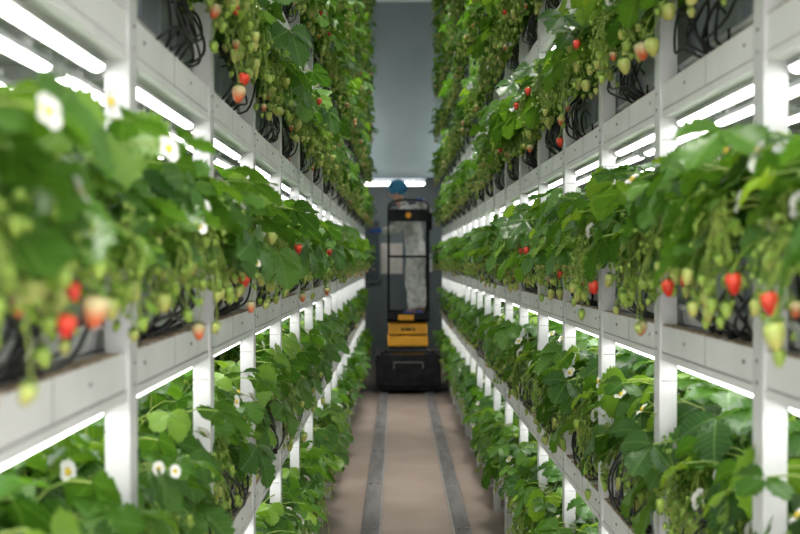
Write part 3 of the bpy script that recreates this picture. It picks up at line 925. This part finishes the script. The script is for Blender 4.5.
# ------------------------------------------------------------------ worker on the lift
def skin_obj(name, verts, edges, radii, mat, parent=None, sub=2, root=0):
    me = bpy.data.meshes.new(name); me.from_pydata(verts, edges, []); me.update()
    o = bpy.data.objects.new(name, me); COL.objects.link(o)
    if parent: o.parent = parent
    sk = o.modifiers.new('skin', 'SKIN'); sk.use_smooth_shade = True; sk.branch_smoothing = 0.6
    if not me.skin_vertices: me.skin_vertices.new()
    for i, r in enumerate(radii):
        me.skin_vertices[0].data[i].radius = r if hasattr(r, '__len__') else (r, r)
    me.skin_vertices[0].data[root].use_root = True
    sb = o.modifiers.new('sub', 'SUBSURF'); sb.levels = sub; sb.render_levels = sub
    dg = bpy.context.evaluated_depsgraph_get()
    ev = bpy.data.meshes.new_from_object(o.evaluated_get(dg))
    o.modifiers.clear(); o.data = ev
    ev.materials.clear(); ev.materials.append(mat)
    for p in ev.polygons: p.use_smooth = True; p.material_index = 0
    return o
# local frame: feet at z=0 (platform deck), x right in photo, y away ; the worker faces -x (towards the left rack) and leans that way
PX, PY, PZ = LX, LY + 0.50, 0.956
chain = {
 'pelvis': (0.085, 0.0, 0.93), 'belly': (0.08, 0.0, 1.06), 'chest': (0.04, 0.0, 1.24), 'upper': (-0.015, -0.01, 1.38), 'neck': (-0.09, -0.02, 1.47), 'headb': (-0.125, -0.02, 1.53), 'head': (-0.145, -0.02, 1.61), 'crown': (-0.15, -0.02, 1.69),
 'sh_n': (-0.01, -0.17, 1.37), 'el_n': (-0.16, -0.24, 1.13), 'wr_n': (-0.36, -0.22, 1.12), 'hn': (-0.44, -0.22, 1.13),
 'sh_f': (0.02, 0.16, 1.38), 'el_f': (0.19, 0.03, 1.44), 'wr_f': (0.15, -0.22, 1.515), 'hf': (0.13, -0.30, 1.54),
 'hip_n': (0.085, -0.09, 0.88), 'kn_n': (0.05, -0.12, 0.50), 'an_n': (0.06, -0.13, 0.09), 'toe_n': (-0.06, -0.14, 0.035), 'he_n': (0.08, -0.13, 0.04),
 'hip_f': (0.125, 0.09, 0.88), 'kn_f': (0.13, 0.11, 0.50), 'an_f': (0.19, 0.12, 0.09), 'toe_f': (0.07, 0.12, 0.035), 'he_f': (0.21, 0.12, 0.04)}
E = [('pelvis', 'belly'), ('belly', 'chest'), ('chest', 'upper'), ('upper', 'neck'), ('neck', 'headb'), ('headb', 'head'), ('head', 'crown'),
     ('upper', 'sh_n'), ('sh_n', 'el_n'), ('el_n', 'wr_n'), ('wr_n', 'hn'), ('upper', 'sh_f'), ('sh_f', 'el_f'), ('el_f', 'wr_f'), ('wr_f', 'hf'),
     ('pelvis', 'hip_n'), ('hip_n', 'kn_n'), ('kn_n', 'an_n'), ('an_n', 'toe_n'), ('an_n', 'he_n'),
     ('pelvis', 'hip_f'), ('hip_f', 'kn_f'), ('kn_f', 'an_f'), ('an_f', 'toe_f'), ('an_f', 'he_f')]
RB = {'pelvis': .135, 'belly': .13, 'chest': .165, 'upper': .13, 'neck': .05, 'headb': .065, 'head': .088, 'crown': .06, 'sh_n': .06, 'el_n': .042, 'wr_n': .027, 'hn': .022,
      'sh_f': .06, 'el_f': .042, 'wr_f': .027, 'hf': .022, 'hip_n': .09, 'kn_n': .06, 'an_n': .04, 'toe_n': .03, 'he_n': .03, 'hip_f': .09, 'kn_f': .06, 'an_f': .04, 'toe_f': .03, 'he_f': .03}
names = list(chain); idx = {n_: i for i, n_ in enumerate(names)}
person = skin_obj('person', [chain[n_] for n_ in names], [(idx[p], idx[q]) for p, q in E], [RB[n_] for n_ in names], M['skin'])
person.location = (PX, PY, PZ)
tag(person, 'person in pale grey coverall and blue cap reaching from the lift cage', 'person')
# coverall: the same body from neck to wrists and ankles, a little fuller
keep = [n_ for n_ in names if n_ not in ('headb', 'head', 'crown', 'hn', 'hf', 'toe_n', 'toe_f', 'he_n', 'he_f')]
ki = {n_: i for i, n_ in enumerate(keep)}
add_r = {n_: RB[n_] * 1.10 + 0.018 for n_ in keep}; add_r['neck'] = .058; add_r['an_n'] = add_r['an_f'] = .068; add_r['kn_n'] = add_r['kn_f'] = .098; add_r['el_n'] = add_r['el_f'] = .075; add_r['wr_n'] = add_r['wr_f'] = .055; add_r['hip_n'] = add_r['hip_f'] = .125
cov = skin_obj('coverall', [chain[n_] for n_ in keep], [(ki[p], ki[q]) for p, q in E if p in ki and q in ki], [add_r[n_] for n_ in keep], M['coverall'], person)
tx = bpy.data.textures.new('folds', 'CLOUDS'); tx.noise_scale = 0.09
md = cov.modifiers.new('sub', 'SUBSURF'); md.levels = md.render_levels = 1
md = cov.modifiers.new('folds', 'DISPLACE'); md.texture = tx; md.strength = 0.035; md.mid_level = 0.5
# face: nose, mask; ears; hair
def ball(mat, c, r, parent, name, seg=16):
    mb = MB(); prof = [(max(1e-4, math.sin(PI * i / 10)), -math.cos(PI * i / 10)) for i in range(11)]
    mb.lathe(prof, mat, seg, Matrix.Translation(c) @ Matrix.Diagonal((*r, 1)))
    return mb.build(name, parent, smooth=True)
hx, hy_, hz = chain['head']
cap = ball(M['cap_blue'], (hx + 0.012, hy_, hz + 0.075), (0.128, 0.125, 0.112), person, 'bouffant_cap', 24)
md = cap.modifiers.new('folds', 'DISPLACE'); tx2 = bpy.data.textures.new('puckers', 'CLOUDS'); tx2.noise_scale = 0.03; md.texture = tx2; md.strength = 0.02
ball(M['skin'], (hx - 0.095, hy_, hz - 0.005), (0.016, 0.012, 0.022), person, 'nose')
for sy in (-1, 1):
    ball(M['skin'], (hx + 0.0, hy_ + sy * 0.088, hz - 0.01), (0.018, 0.008, 0.028), person, 'ear')
    ball(M['hair'], (hx - 0.083, hy_ + sy * 0.032, hz + 0.018), (0.008, 0.013, 0.007), person, 'eye')
ball(M['skin'], (hx - 0.082, hy_, hz - 0.045), (0.010, 0.026, 0.008), person, 'mouth')
ball(M['coverall'], (-0.065, -0.02, 1.475), (0.075, 0.075, 0.035), person, 'collar')
# gloves with five fingers
def glove(wr, hand, fdir, pn, name):
    w = Vector(wr); h = Vector(hand); f = Vector(fdir).normalized(); nn = Vector(pn).normalized(); s = f.cross(nn).normalized()
    V = [w - f * 0.05, w + f * 0.03, w + f * 0.065]; ED = [(0, 1), (1, 2)]; R = [(.050, .050), (.042, .036), (.042, .030)]
    for q, (off, ln) in enumerate(((-.030, .062), (-.010, .074), (.010, .070), (.029, .055))):
        b0 = len(V)
        V.append(w + f * 0.085 + s * off); R.append((.012, .012)); ED.append((2, b0))
        V.append(w + f * (0.085 + ln * .5) + s * off * 1.15 - nn * 0.012); R.append((.0105, .0105)); ED.append((b0, b0 + 1))
        V.append(w + f * (0.085 + ln * .8) + s * off * 1.2 - nn * 0.038); R.append((.009, .009)); ED.append((b0 + 1, b0 + 2))
    b0 = len(V)
    V.append(w + f * 0.045 - s * 0.040); R.append((.014, .014)); ED.append((1, b0))
    V.append(w + f * 0.075 - s * 0.062 - nn * .02); R.append((.011, .011)); ED.append((b0, b0 + 1))
    skin_obj(name, [tuple(v) for v in V], ED, R, M['glove_blue'], person, 2)
glove(chain['wr_n'], chain['hn'], (-1, 0, 0.1), (0, -0.3, 1), 'glove')
glove(chain['wr_f'], chain['hf'], (-0.2, -1, 0.1), (0, 0, 1), 'glove')
for q in ('n', 'f'):
    a_, t_, h_ = Vector(chain['an_' + q]), Vector(chain['toe_' + q]), Vector(chain['he_' + q])
    skin_obj('shoe_cover', [tuple(a_ + Vector((0, 0, .03))), tuple(a_ + Vector((0, 0, -.03))), tuple(h_ + Vector((0, 0, .012))), tuple((a_ + t_) / 2 + Vector((0, 0, -.012))), tuple(t_ + Vector((-.02, 0, .005)))],
             [(0, 1), (1, 2), (1, 3), (3, 4)], [.058, .052, .045, .048, .038], M['glove_blue'], person, 2)
print('objects', len(bpy.data.objects))
